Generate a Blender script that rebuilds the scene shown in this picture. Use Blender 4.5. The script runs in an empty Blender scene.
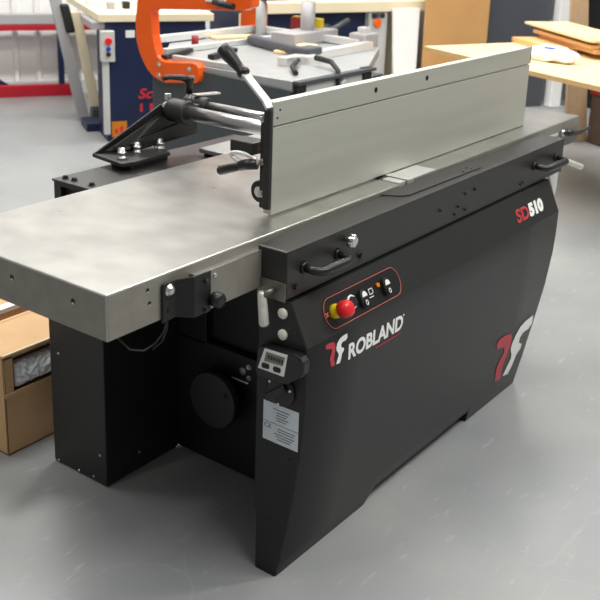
import bpy, bmesh, math, random
from mathutils import Vector, Matrix
random.seed(5)
R = math.radians
sc = bpy.context.scene
col = sc.collection
# ------------------------------------------------------------------ camera
cam_d = bpy.data.cameras.new('camera')
cam = bpy.data.objects.new('camera', cam_d)
col.objects.link(cam)
_f = Vector((0.77179443, 0.56111178, -0.29914366))
_r = Vector((0.59662514, -0.80173616, 0.03546241))
_u = Vector((0.21993592, 0.20584632, 0.95354889))
cam.matrix_world = Matrix(((_r.x, _u.x, -_f.x, -1.23044),
                           (_r.y, _u.y, -_f.y, -1.38053),
                           (_r.z, _u.z, -_f.z, 1.66235),
                           (0, 0, 0, 1)))
cam_d.sensor_width = 36.0
cam_d.lens = 979.351 / 600 * 36.0
cam_d.shift_x = (300 - 306.577) / 600
cam_d.shift_y = (211.725 - 300) / 600
cam_d.clip_start = 0.05
cam_d.clip_end = 60
cam_d.dof.use_dof = True
cam_d.dof.focus_distance = 2.65
cam_d.dof.aperture_fstop = 7.0
sc.camera = cam
# ------------------------------------------------------------------ world, lights, exposure
w = bpy.data.worlds.new('world'); sc.world = w; w.use_nodes = True
w.node_tree.nodes['Background'].inputs[0].default_value = (1.0, 0.985, 0.955, 1)
w.node_tree.nodes['Background'].inputs[1].default_value = 0.21
def area(name, loc, sx, sy, power, rot=0, color=(1, .98, .94), tilt=(0, 0)):
    d = bpy.data.lights.new(name, 'AREA'); d.shape = 'RECTANGLE'; d.size = sx; d.size_y = sy
    d.energy = power; d.color = color
    o = bpy.data.objects.new(name, d); col.objects.link(o)
    o.location = loc; o.rotation_euler = (tilt[0], tilt[1], rot)
    return o
BG = R(-31.46)
for i, (x, y, p) in enumerate([(0.8, -1.9, 125), (3.0, -2.6, 110), (0.6, 1.5, 60), (3.2, 1.0, 105), (2.6, 4.0, 190), (5.6, 2.2, 140), (6.0, -1.2, 100), (-1.7, .8, 42)]):
    area('ceiling_light', (x, y, 4.2), 2.6, 0.35, p * .80, BG)
vs = sc.view_settings
vs.view_transform = 'Standard'; vs.look = 'None'; vs.gamma = 1.0; vs.use_curve_mapping = False
vs.exposure = 0.0
# ------------------------------------------------------------------ materials
def lin(c):
    return tuple(((v / 255) / 12.92 if v / 255 <= .04045 else ((v / 255 + .055) / 1.055) ** 2.4) for v in c) + (1,)
def mat(name, rgb, rough=.5, metal=0., var=.06, scale=14., bump=0., bscale=200., rvar=0., rgb2=None, stretch=(1, 1, 1), coat=0., alpha=1., trans=0.):
    m = bpy.data.materials.new(name); m.use_nodes = True
    nt = m.node_tree; b = nt.nodes['Principled BSDF']
    tc = nt.nodes.new('ShaderNodeTexCoord'); mp = nt.nodes.new('ShaderNodeMapping')
    mp.inputs['Scale'].default_value = stretch
    nt.links.new(tc.outputs['Object'], mp.inputs['Vector'])
    n = nt.nodes.new('ShaderNodeTexNoise'); n.inputs['Scale'].default_value = scale; n.inputs['Detail'].default_value = 5
    nt.links.new(mp.outputs[0], n.inputs['Vector'])
    r = nt.nodes.new('ShaderNodeValToRGB')
    c = lin(rgb)
    if rgb2 is None:
        a = tuple(v * (1 - var) for v in c[:3]) + (1,); bb = tuple(min(1, v * (1 + var)) for v in c[:3]) + (1,)
    else:
        a, bb = c, lin(rgb2)
    r.color_ramp.elements[0].position = .3; r.color_ramp.elements[1].position = .7
    r.color_ramp.elements[0].color = a; r.color_ramp.elements[1].color = bb
    nt.links.new(n.outputs['Fac'], r.inputs['Fac']); nt.links.new(r.outputs['Color'], b.inputs['Base Color'])
    b.inputs['Roughness'].default_value = rough; b.inputs['Metallic'].default_value = metal
    if rvar:
        mr = nt.nodes.new('ShaderNodeMapRange'); mr.inputs['To Min'].default_value = max(.02, rough - rvar); mr.inputs['To Max'].default_value = rough + rvar
        nt.links.new(n.outputs['Fac'], mr.inputs['Value']); nt.links.new(mr.outputs[0], b.inputs['Roughness'])
    if bump:
        n2 = nt.nodes.new('ShaderNodeTexNoise'); n2.inputs['Scale'].default_value = bscale; n2.inputs['Detail'].default_value = 3
        nt.links.new(mp.outputs[0], n2.inputs['Vector'])
        bp = nt.nodes.new('ShaderNodeBump'); bp.inputs['Strength'].default_value = bump; bp.inputs['Distance'].default_value = .002
        nt.links.new(n2.outputs['Fac'], bp.inputs['Height']); nt.links.new(bp.outputs[0], b.inputs['Normal'])
    if coat: b.inputs['Coat Weight'].default_value = coat
    if trans: b.inputs['Transmission Weight'].default_value = trans
    if alpha < 1: b.inputs['Alpha'].default_value = alpha
    return m
M = {}
M['black'] = mat('black_powder_coat', (35, 36, 36), .42, 0, .05, 30, .25, 900)
M['guardblack'] = mat('black_textured_paint', (42, 41, 41), .36, 0, .06, 30, .3, 800)
M['black2'] = mat('black_sheet_metal', (23, 23, 24), .5, 0, .05, 20, .2, 700)
M['plastic'] = mat('black_plastic', (28, 28, 29), .36, 0, .04, 30)
M['cast'] = mat('black_cast_iron', (40, 40, 40), .42, .1, .1, 60, .5, 300)
M['grinding'] = mat('ground_cast_iron', (173, 173, 169), .29, .8, .0, 9.0, .0, 500, .04, (190, 188, 183), (1.6, 1, 1))
M['shaded_edge'] = mat('cast_iron_painted_shade', (139, 136, 127), .5, .25, .08, 25, .15, 300)  # darker copy of the table iron, reflected dark surroundings put into its colour
M['alu'] = mat('anodised_aluminium', (210, 211, 199), .46, .72, .03, 6, .08, 400, .04, None, (.3, 1, 6))
M['alu_bright'] = mat('bright_aluminium', (232, 234, 232), .35, .6, .03, 10)
M['alutable'] = mat('brushed_table_aluminium', (190, 192, 192), .4, .6, .06, 8)
M['steel'] = mat('polished_steel', (215, 215, 215), .3, 1., .03, 20)
M['hoodmetal'] = mat('satin_sheet_steel', (172, 174, 172), .4, .5, .05, 12)
M['leverzinc'] = mat('pale_galvanised_lever', (226, 224, 216), .42, .35, .12, 70)
M['zinc'] = mat('zinc_plated_steel', (215, 215, 212), .28, .95, .08, 60, .2, 300)
M['galv'] = mat('galvanised_steel', (125, 121, 112), .42, .8, .18, 45)
M['screw'] = mat('dark_screw', (70, 70, 68), .35, .8, .05, 50)
M['white'] = mat('white_print', (246, 246, 243), .5, 0, .02, 30)
M['red'] = mat('red_print', (196, 42, 56), .5, 0, .04, 30)
M['redlogo'] = mat('red_logo_print', (190, 52, 66), .5, 0, .04, 30)
M['pinkline'] = mat('pale_red_line', (215, 110, 104), .5, 0, .04, 30)
M['estop'] = mat('red_plastic', (232, 38, 44), .32, 0, .04, 30)
M['yellow'] = mat('yellow_plastic', (235, 205, 20), .4, 0, .04, 30)
M['amber'] = mat('amber_plastic', (214, 130, 20), .4, 0, .04, 30)
M['ivory'] = mat('ivory_plastic', (236, 234, 222), .45, 0, .03, 30)
M['lcd'] = mat('lcd_glass', (120, 128, 112), .25, 0, .03, 30)
M['label'] = mat('label_paper', (222, 230, 237), .45, 0, .03, 30)
M['ink'] = mat('black_ink', (40, 44, 50), .6, 0, .03, 30)
M['rubber'] = mat('black_rubber', (26, 26, 27), .55, 0, .05, 30)
M['hole'] = mat('dark_drilled_hole', (12, 12, 12), .7, 0, .03, 30)
M['cardboard'] = mat('brown_cardboard', (212, 172, 126), .8, 0, .05, 9, .1, 120, 0, (220, 182, 136), (1, 1, 1))
M['cardcut'] = mat('pale_cardboard_edge', (228, 205, 172), .85, 0, .05, 30)
M['plasticbag'] = mat('clear_plastic_film', (236, 239, 243), .25, 0, .03, 18, .6, 30)
M['navy'] = mat('navy_blue_paint', (16, 31, 68), .45, 0, .08, 6)
M['cream'] = mat('cream_painted_steel', (240, 226, 194), .5, 0, .03, 8)
M['orange'] = mat('orange_paint', (250, 98, 12), .4, 0, .04, 8)
M['charcoal'] = mat('charcoal_grey_paint', (70, 75, 78), .45, 0, .05, 6)
M['lightgrey'] = mat('light_grey_paint', (200, 202, 200), .5, 0, .04, 8)
M['redpaint'] = mat('red_paint', (180, 18, 40), .45, 0, .05, 8)
M['greydeck'] = mat('grey_steel_deck', (176, 174, 176), .5, .2, .05, 8)
M['blue'] = mat('blue_plastic', (20, 60, 190), .4, 0, .05, 8)
M['pine'] = mat('pale_plywood', (244, 214, 158), .55, 0, .0, 5, .1, 200, 0, (250, 226, 178), (1, 8, 8))
M['pineedge'] = mat('plywood_edge', (206, 170, 116), .65, 0, .1, 20, 0, 200, 0, None, (1, 1, 12))
M['board'] = mat('golden_wood', (214, 164, 104), .6, 0, .0, 8, .1, 200, 0, (228, 184, 128), (1, 6, 6))
M['darkwood'] = mat('brown_wood', (196, 148, 94), .65, 0, .1, 8, .1, 200, 0, None, (1, 6, 6))
M['mdf'] = mat('brown_hardboard', (204, 156, 98), .7, 0, .05, 5)
M['tan'] = mat('tan_chipboard', (196, 166, 132), .75, 0, .06, 30)
M['slate'] = mat('slate_grey_board', (76, 79, 86), .55, 0, .04, 6)
M['whiteboard'] = mat('white_melamine', (244, 244, 242), .35, 0, .02, 6)
M['crimson'] = mat('crimson_plastic', (150, 28, 32), .5, 0, .05, 8)
M['umber'] = mat('dark_brown_plastic', (84, 66, 56), .6, 0, .06, 8)
M['greywall'] = mat('grey_paint', (150, 152, 155), .7, 0, .03, 4)
# floor
def floor_mat():
    m = bpy.data.materials.new('grey_painted_concrete'); m.use_nodes = True
    nt = m.node_tree; b = nt.nodes['Principled BSDF']; N = nt.nodes.new; Lk = nt.links.new
    tc = N('ShaderNodeTexCoord')
    n1 = N('ShaderNodeTexNoise'); n1.inputs['Scale'].default_value = 1.6; n1.inputs['Detail'].default_value = 6
    n2 = N('ShaderNodeTexNoise'); n2.inputs['Scale'].default_value = 30; n2.inputs['Detail'].default_value = 4
    Lk(tc.outputs['Object'], n1.inputs['Vector']); Lk(tc.outputs['Object'], n2.inputs['Vector'])
    r1 = N('ShaderNodeValToRGB'); r1.color_ramp.elements[0].position = .3; r1.color_ramp.elements[1].position = .72
    r1.color_ramp.elements[0].color = lin((143, 147, 150)); r1.color_ramp.elements[1].color = lin((164, 166, 165))
    Lk(n1.outputs['Fac'], r1.inputs['Fac'])
    # pale scuffs: stretched thresholded noise
    mp = N('ShaderNodeMapping'); mp.inputs['Rotation'].default_value = (0, 0, R(35)); mp.inputs['Scale'].default_value = (3.0, 11, 1)
    Lk(tc.outputs['Object'], mp.inputs['Vector'])
    n3 = N('ShaderNodeTexNoise'); n3.inputs['Scale'].default_value = 2.6; n3.inputs['Detail'].default_value = 7; n3.inputs['Roughness'].default_value = .65
    Lk(mp.outputs[0], n3.inputs['Vector'])
    r3 = N('ShaderNodeValToRGB'); r3.color_ramp.elements[0].position = .60; r3.color_ramp.elements[1].position = .74
    r3.color_ramp.elements[0].color = (0, 0, 0, 1); r3.color_ramp.elements[1].color = (.5, .5, .5, 1)
    Lk(n3.outputs['Fac'], r3.inputs['Fac'])
    # thin scratches from voronoi cell edges
    v = N('ShaderNodeTexVoronoi'); v.feature = 'DISTANCE_TO_EDGE'; v.inputs['Scale'].default_value = 1.5
    wv = N('ShaderNodeMixRGB'); wv.blend_type = 'ADD'; wv.inputs['Fac'].default_value = .22
    Lk(tc.outputs['Object'], wv.inputs[1]); Lk(n1.outputs['Color'], wv.inputs[2]); Lk(wv.outputs[0], v.inputs['Vector'])
    r4 = N('ShaderNodeValToRGB'); r4.color_ramp.elements[0].position = .0; r4.color_ramp.elements[1].position = .004
    r4.color_ramp.elements[0].color = (.22, .22, .22, 1); r4.color_ramp.elements[1].color = (0, 0, 0, 1)
    Lk(v.outputs['Distance'], r4.inputs['Fac'])
    ms = N('ShaderNodeMath'); ms.operation = 'MULTIPLY'; Lk(r4.outputs['Color'], ms.inputs[0]); Lk(n2.outputs['Fac'], ms.inputs[1])
    mx0 = N('ShaderNodeMath'); mx0.operation = 'MAXIMUM'; Lk(ms.outputs[0], mx0.inputs[0]); Lk(r3.outputs['Color'], mx0.inputs[1])
    mx = N('ShaderNodeMixRGB'); Lk(mx0.outputs[0], mx.inputs[0]); Lk(r1.outputs['Color'], mx.inputs[1]); mx.inputs[2].default_value = lin((205, 204, 198))
    Lk(mx.outputs[0], b.inputs['Base Color'])
    mr = N('ShaderNodeMapRange'); mr.inputs['To Min'].default_value = .26; mr.inputs['To Max'].default_value = .42
    Lk(n1.outputs['Fac'], mr.inputs['Value']); Lk(mr.outputs[0], b.inputs['Roughness'])
    bp = N('ShaderNodeBump'); bp.inputs['Strength'].default_value = .08; bp.inputs['Distance'].default_value = .003
    Lk(n2.outputs['Fac'], bp.inputs['Height']); Lk(bp.outputs[0], b.inputs['Normal'])
    return m
M['floor'] = floor_mat()
def wall_mat():
    m = mat('white_ribbed_cladding', (240, 240, 238), .5, 0, .03, 4)
    return m
M['cladding'] = wall_mat()
# ------------------------------------------------------------------ mesh helpers
class MB:
    def __init__(s): s.bm = bmesh.new()
    def _merge(s, b2, bev=0, seg=2, smooth=False, ang=40):
        if bev:
            ed = [e for e in b2.edges if len(e.link_faces) == 2 and e.calc_face_angle(0) > R(ang)]
            bmesh.ops.bevel(b2, geom=ed, offset=bev, segments=seg, affect='EDGES', profile=.5, clamp_overlap=True)
        if smooth:
            for f in b2.faces: f.smooth = True
        me = bpy.data.meshes.new('tmp'); b2.to_mesh(me); b2.free()
        s.bm.from_mesh(me); bpy.data.meshes.remove(me)
    def box(s, lo, hi, bev=0, seg=2):
        b2 = bmesh.new(); bmesh.ops.create_cube(b2, size=1)
        c = [(a + b) / 2 for a, b in zip(lo, hi)]; d = [abs(b - a) for a, b in zip(lo, hi)]
        for v in b2.verts: v.co = Vector((c[0] + v.co.x * d[0], c[1] + v.co.y * d[1], c[2] + v.co.z * d[2]))
        s._merge(b2, bev, seg); return s
    def obox(s, c, ax, half, bev=0, seg=2):
        b2 = bmesh.new(); bmesh.ops.create_cube(b2, size=2)
        A = [Vector(a).normalized() for a in ax]; c = Vector(c)
        for v in b2.verts: v.co = c + A[0] * v.co.x * half[0] + A[1] * v.co.y * half[1] + A[2] * v.co.z * half[2]
        bmesh.ops.recalc_face_normals(b2, faces=b2.faces)
        s._merge(b2, bev, seg); return s
    def prism(s, pts, ext, bev=0, seg=2):
        b2 = bmesh.new(); e = Vector(ext)
        a = [b2.verts.new(Vector(p)) for p in pts]; b = [b2.verts.new(Vector(p) + e) for p in pts]
        n = len(pts)
        b2.faces.new(a); b2.faces.new(b[::-1])
        for i in range(n): b2.faces.new((a[i], b[i], b[(i + 1) % n], a[(i + 1) % n]))
        bmesh.ops.recalc_face_normals(b2, faces=b2.faces)
        s._merge(b2, bev, seg); return s
    def cyl(s, p0, p1, r0, r1=None, seg=24, bev=0):
        p0 = Vector(p0); p1 = Vector(p1); r1 = r0 if r1 is None else r1
        d = (p1 - p0).normalized(); q = d.to_track_quat('Z', 'Y')
        b2 = bmesh.new()
        A = [b2.verts.new(p0 + q @ Vector((math.cos(t) * r0, math.sin(t) * r0, 0))) for t in [2 * math.pi * i / seg for i in range(seg)]]
        B = [b2.verts.new(p1 + q @ Vector((math.cos(t) * r1, math.sin(t) * r1, 0))) for t in [2 * math.pi * i / seg for i in range(seg)]]
        sides = [b2.faces.new((A[i], A[(i + 1) % seg], B[(i + 1) % seg], B[i])) for i in range(seg)]
        c0 = b2.faces.new(A[::-1]); c1 = b2.faces.new(B)
        if bev:
            bmesh.ops.bevel(b2, geom=list(c0.edges) + list(c1.edges), offset=bev, segments=2, affect='EDGES', profile=.5)
        for f in b2.faces: f.smooth = len(f.verts) == 4 and seg > 8
        s._merge(b2); return s
    def lathe(s, p0, axis, prof, seg=24):
        p0 = Vector(p0); q = Vector(axis).normalized().to_track_quat('Z', 'Y'); b2 = bmesh.new(); rows = []
        for (h, r) in prof:
            rows.append([b2.verts.new(p0 + q @ Vector((math.cos(2 * math.pi * i / seg) * r, math.sin(2 * math.pi * i / seg) * r, h))) for i in range(seg)])
        for a, b in zip(rows, rows[1:]):
            for i in range(seg):
                f = b2.faces.new((a[i], a[(i + 1) % seg], b[(i + 1) % seg], b[i])); f.smooth = True
        b2.faces.new(rows[0][::-1]); b2.faces.new(rows[-1])
        bmesh.ops.remove_doubles(b2, verts=b2.verts, dist=1e-6)
        s._merge(b2); return s
    def tube(s, pts, r, seg=12, closed=False):
        P = [Vector(p) for p in pts]; rr = r if isinstance(r, (list, tuple)) else [r] * len(P)
        b2 = bmesh.new(); rows = []; n = len(P); up = None
        for i, p in enumerate(P):
            if closed: t = (P[(i + 1) % n] - P[i - 1])
            else: t = (P[min(i + 1, n - 1)] - P[max(i - 1, 0)])
            t.normalize()
            if up is None:
                up = Vector((0, 0, 1)) if abs(t.z) < .9 else Vector((1, 0, 0))
            up = (up - t * up.dot(t)).normalized(); sd = t.cross(up)
            rows.append([b2.verts.new(p + (up * math.cos(2 * math.pi * k / seg) + sd * math.sin(2 * math.pi * k / seg)) * rr[i]) for k in range(seg)])
        pr = list(zip(rows, rows[1:])) + ([(rows[-1], rows[0])] if closed else [])
        for a, b in pr:
            for k in range(seg):
                f = b2.faces.new((a[k], a[(k + 1) % seg], b[(k + 1) % seg], b[k])); f.smooth = True
        if not closed:
            b2.faces.new(rows[0][::-1]); b2.faces.new(rows[-1])
        bmesh.ops.recalc_face_normals(b2, faces=b2.faces)
        s._merge(b2); return s
    def bar(s, pts, halfw, halft, side, bev=.001):
        # flat bar swept along pts, wide along 'side'
        P = [Vector(p) for p in pts]; b2 = bmesh.new(); rows = []; sd = Vector(side).normalized()
        for i, p in enumerate(P):
            t = (P[min(i + 1, len(P) - 1)] - P[max(i - 1, 0)]).normalized(); n = t.cross(sd).normalized()
            rows.append([b2.verts.new(p + sd * a * halfw + n * c * halft) for a, c in ((-1, -1), (1, -1), (1, 1), (-1, 1))])
        for a, b in zip(rows, rows[1:]):
            for k in range(4): b2.faces.new((a[k], a[(k + 1) % 4], b[(k + 1) % 4], b[k]))
        b2.faces.new(rows[0][::-1]); b2.faces.new(rows[-1])
        bmesh.ops.recalc_face_normals(b2, faces=b2.faces)
        s._merge(b2, bev); return s
    def sphere(s, c, r, sc=(1, 1, 1)):
        b2 = bmesh.new(); bmesh.ops.create_uvsphere(b2, u_segments=20, v_segments=12, radius=r)
        for v in b2.verts: v.co = Vector(c) + Vector((v.co.x * sc[0], v.co.y * sc[1], v.co.z * sc[2]))
        s._merge(b2, smooth=True); return s
    def faces(s, verts, faces):
        b2 = bmesh.new(); V = [b2.verts.new(v) for v in verts]
        for f in faces: b2.faces.new([V[i] for i in f])
        s._merge(b2); return s
    def build(s, name, material, parent=None, matrix=None):
        me = bpy.data.meshes.new(name)
        s.bm.to_mesh(me); s.bm.free(); me.materials.append(material)
        if matrix is not None: me.transform(matrix)
        o = bpy.data.objects.new(name, me); col.objects.link(o)
        if parent is not None:
            o.parent = parent; o.matrix_parent_inverse = full(parent).inverted()
        return o
def full(o):
    m = Matrix.LocRotScale(o.location, o.rotation_euler, o.scale)
    return (full(o.parent) @ o.matrix_parent_inverse @ m) if o.parent else m
def tag(o, label, cat, group=None):
    o['label'] = label; o['category'] = cat
    if group: o['group'] = group
    return o
def thing(name, loc, label, cat, group=None, rz=0):
    o = bpy.data.objects.new(name, None); o.empty_display_size = .1; col.objects.link(o)
    o.location = loc; o.rotation_euler = (0, 0, rz)
    return tag(o, label, cat, group)
def struct(o): o['kind'] = 'structure'; return o
def text_mesh(txt, size=1.0, bold=.0):
    cu = bpy.data.curves.new('txt', 'FONT'); cu.body = txt; cu.size = size; cu.offset = bold; cu.resolution_u = 4
    ob = bpy.data.objects.new('txt', cu); col.objects.link(ob)
    dg = bpy.context.evaluated_depsgraph_get(); dg.update()
    me = bpy.data.meshes.new_from_object(ob.evaluated_get(dg))
    bpy.data.objects.remove(ob); bpy.data.curves.remove(cu)
    return me
def text_obj(name, txt, fn, w, h, material, parent, bold=.02, shear=0.):
    """letters scaled into a w x h box, each point (u, v) mapped through fn"""
    me = text_mesh(txt, 1.0, bold)
    xs = [v.co.x for v in me.vertices]; ys = [v.co.y for v in me.vertices]
    x0, x1, y0, y1 = min(xs), max(xs), min(ys), max(ys)
    for v in me.vertices:
        b = (v.co.y - y0) / (y1 - y0); a = (v.co.x - x0) / (x1 - x0)
        v.co = fn(a * w + shear * b * h, b * h)
    me.name = name; me.materials.clear(); me.materials.append(material)
    o = bpy.data.objects.new(name, me); col.objects.link(o)
    o.parent = parent; o.matrix_parent_inverse = full(parent).inverted()
    return o
# ------------------------------------------------------------------ setting
U = Vector((.853, -.522, 0)).normalized(); V = Vector((.522, .853, 0)).normalized(); Z = Vector((0, 0, 1))
fl = MB().box((-4, -5, -.06), (13, 11, 0)).build('floor', M['floor']); struct(fl)
# back wall: ribbed white cladding, standing 0.35 m behind the rack front
W0 = Vector((3.86, 5.585, 0)) + V * .24
mb = MB(); pts = []
s0 = -5.5
pr = [(0, 0), (.13, 0), (.145, .025), (.175, .025), (.19, 0)]
while s0 < 8.5:
    for a, d in pr[:-1]: pts.append(W0 + U * (s0 + a) - V * d)
    s0 += .19
pts.append(W0 + U * s0); pts.append(W0 + U * s0 + V * .1); pts.append(W0 - U * 5.5 + V * .1)
mb.prism(pts, (0, 0, 3.2)); wb = mb.build('wall_back', M['cladding']); struct(wb)
mb = MB(); mb.obox(W0 + U * 1.5 - V * .045 + Z * .05, (U, V, Z), (6.9, .015, .05)); tb = mb.build('baseboard_back', M['lightgrey']); struct(tb)
# ------------------------------------------------------------------ THE PLANER
H = .905
pl = thing('surface_planer', (1.2, .2, 0), 'large black surface planer with grey cast iron tables and long aluminium fence', 'woodworking machine')
# tables
def table(name, x0, x1, z, t=.103):
    mb = MB()
    mb.box((x0, 0, z - t), (x1, .597, z), .003)
    return mb.build(name, M['grinding'], pl)
it = table('infeed_table', 0, 1.118, H)
ot = table('outfeed_table', 1.2, 2.472, H + .003)
# thin sheets on the table edges, dark reflections painted into their colour
MB().box((-.0012, .003, H - .101), (.001, .594, H - .003)).build('end_face', M['shaded_edge'], it)
MB().box((.003, -.0012, H - .101), (1.117, .001, H - .003)).build('side_face', M['shaded_edge'], it)
MB().box((1.203, -.0012, H - .098), (2.47, .001, H)).build('side_face', M['shaded_edge'], ot)
# drilled holes
for (p, ax) in [((0, .298, .867), 'x'), ((0, .099, .866), 'x'), ((.113, 0, .883), 'y'), ((.118, 0, .852), 'y'), ((0, .49, .867), 'x')]:
    p = Vector(p); d = Vector((-1, 0, 0)) if ax == 'x' else Vector((0, -1, 0))
    mb = MB(); mb.cyl(p, p + d * .0016, .0062 if ax == 'x' else .0045); mb.build('drilled_hole', M['hole'], it)
    mb = MB(); mb.cyl(p + d * .0014 - Z * .0045, p + d * .0022 - Z * .0045, .0028 if ax == 'x' else .002); mb.build('hole_chamfer', M['zinc'], it)
# rabbet ledge of infeed table
mb = MB(); mb.prism([(.24, 0, .884), (.24, -.022, .882), (.24, -.022, .79), (.24, 0, .79)], (.60, 0, 0), .002); lg = mb.build('rabbeting_ledge', M['shaded_edge'], pl)
MB().box((.24, -.0225, .8825), (.84, -.001, .8845)).build('ledge_top', M['grinding'], lg)
# cutter block between tables
mb = MB(); mb.cyl((1.159, .01, .845), (1.159, .588, .845), .058, seg=32); cb = mb.build('cutter_block', M['screw'], pl)
MB().box((1.12, .001, .893), (1.152, .06, .909), .001).build('table_lip', M['alu_bright'], pl)
MB().box((1.168, .001, .893), (1.199, .596, .9085), .001).build('table_lip', M['alu_bright'], pl)
MB().box((1.199, .001, .893), (1.33, .074, .9092), .001).build('lip_plate', M['alu_bright'], pl)
# table supports
MB().box((.80, .14, .40), (1.0, .45, .802), .004).box((.772, .43, .39), (1.0, .556, .80), .002).build('table_support', M['black2'], pl)
MB().box((1.75, .10, .25), (2.1, .50, .805), .004).build('table_support', M['black2'], pl)
# body
body = MB().box((.772, -.012, .16), (1.78, .556, .40), .003).box((.772, .10, .006), (1.78, .556, .165), .003).box((.95, -.012, .395), (1.78, .556, .80), .003).build('machine_body', M['black2'], pl)
MB().box((.80, .12, .0), (1.74, .53, .02)).build('plinth', M['rubber'], body)
ped = MB().box((.469, .545, .004), (.772, .779, .80), .003).build('motor_housing', M['black'], pl)
MB().box((.475, .55, 0), (.766, .775, .012)).build('housing_foot', M['rubber'], ped)
for (y, z) in [(.757, .012), (.665, .011), (.60, .018), (.737, .377), (.57, .10)]:
    MB().cyl((.469, y, z), (.466, y, z), .004, seg=10).build('screw', M['zinc'], ped)
MB().cyl((.60, .5449, .06), (.60, .5425, .06), .004, seg=10).build('screw', M['zinc'], ped)
# --- front shell
PROF = [(0, -.0875), (.12, -.112), (.25, -.135), (.40, -.153), (.52, -.160), (.60, -.1615), (.667, -.160), (.772, -.108)]
def py(z):
    if z <= PROF[0][0]: return PROF[0][1]
    for (a, ya), (b, yb) in zip(PROF, PROF[1:]):
        if z <= b: return ya + (yb - ya) * (z - a) / (b - a)
    return PROF[-1][1]
def xend(z):
    P = [(0, 1.886), (.225, 1.890), (.377, 1.918), (.525, 1.943), (.667, 1.953), (.772, 1.958)]
    for (a, ya), (b, yb) in zip(P, P[1:]):
        if z <= b: return ya + (yb - ya) * (z - a) / (b - a)
    return P[-1][1]
X0 = .472
zs = [0, .045, .08, .12, .18, .25, .32, .40, .46, .52, .60, .667, .70, .735, .772]
def shell():
    b2 = bmesh.new()
    cols = []
    fr = [X0, .70, .88, .922, 1.2, 1.51, 1.525, 1.70, None]
    grid = [[b2.verts.new((xend(z) if x is None else x, py(z), z)) for z in zs] for x in fr]
    for i in range(len(fr) - 1):
        for j in range(len(zs) - 1):
            q = [grid[i][j], grid[i + 1][j], grid[i + 1][j + 1], grid[i][j + 1]]
            if j == 0 and i in (3, 4): continue            # cut-out between the two feet
            if j == 0 and i == 2: q.pop(1)                 # slanted end of the cut-out
            f = b2.faces.new(q); f.smooth = zs[j + 1] <= .667
    for v in list(b2.verts):
        if not v.link_faces: b2.verts.remove(v)
    me = bpy.data.meshes.new('front_panel'); b2.to_mesh(me); b2.free()
    me.materials.append(M['black'])
    o = bpy.data.objects.new('front_panel', me); col.objects.link(o)
    o.parent = pl; o.matrix_parent_inverse = full(pl).inverted()
    so = o.modifiers.new('solid', 'SOLIDIFY'); so.thickness = .004; so.offset = -1
    return o
sh = shell()
def endpoly(x_of, inset=0.0):
    return [(x_of(z), py(z) + .0015, z) for z in zs] + [(x_of(.772), -.016, .772), (x_of(0), -.021, 0)]
MB().prism(endpoly(lambda z: X0 - .003), (.006, 0, 0)).build('end_panel', M['black2'], pl)
MB().prism(endpoly(lambda z: xend(z) - .006), (.005, 0, 0)).build('end_panel', M['black2'], pl)
MB().box((X0, -.0215, .17), (.77, -.014, .772)).build('inner_panel', M['black2'], pl)
MB().box((X0 + .006, -.018, .172), (X0 + .02, -.006, .55)).build('inner_flange', M['black2'], pl)
MB().box((X0 - .004, -.083, 0), (X0 + .36, -.024, .012)).build('foot_plate', M['rubber'], pl)
MB().box((1.56, -.083, 0), (1.86, -.024, .012)).build('foot_plate', M['rubber'], pl)
MB().box((1.512, -.085, .0), (1.522, .0, .06)).build('rear_foot', M['rubber'], pl)
MB().box((X0 + .01, -.104, .764), (1.95, -.012, .7705)).build('shell_top', M['black2'], pl)
# --- top guard beam along the front of the tables
gd = MB().box((.464, -.0993, .775), (2.089, -.0108, .897), .003).build('guard_beam', M['guardblack'], pl)
MB().box((.466, -.0998, .8936), (2.087, -.0974, .8966)).build('worn_edge', M['screw'], gd)
MB().box((.4632, -.097, .8936), (.4656, -.013, .8968)).build('worn_edge', M['zinc'], gd)
mb = MB(); P = [(1.005, .006), (1.037, -.055), (1.06, -.068), (1.48, -.074), (1.50, -.062), (1.525, .006)]
mb.prism([(x, y - .012 if i in (0, 5) else y, .8965) for i, (x, y) in enumerate(P)], (0, 0, .004), .001); mb.build('cover_plate', M['guardblack'], gd)
def bolt(p, d, r, h, m, parent, name='bolt', hexa=True):
    p = Vector(p); d = Vector(d).normalized()
    mb = MB(); mb.cyl(p, p + d * h, r, seg=6 if hexa else 16, bev=h * .15)
    mb.cyl(p - d * .001, p + d * h * .25, r * 1.35, seg=18)
    mb.cyl(p + d * h, p + d * (h + .0006), r * .45, seg=6)
    return mb.build(name, m, parent)
FY = (0, -1, 0)
for (x, z) in [(1.189, .833), (1.30, .82), (1.34, .851), (1.40, .852), (1.28, .80), (1.345, .80), (1.736, .799), (1.75, .803)]:
    bolt((x, -.0993, z), FY, .0055 if x < 1 else .0045, .006, M['screw'], gd, 'screw', False)
for (x, z) in [(.497, .803), (.772, .806)]:
    bolt((x, -.0993, z), FY, .0075, .008, M['screw'], gd, 'bolt')
for (x, y) in [(1.39, -.06), (1.44, -.045), (1.44, -.064)]:
    bolt((x, y, .9005), Z, .004, .002, M['screw'], gd, 'screw', False)
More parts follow.
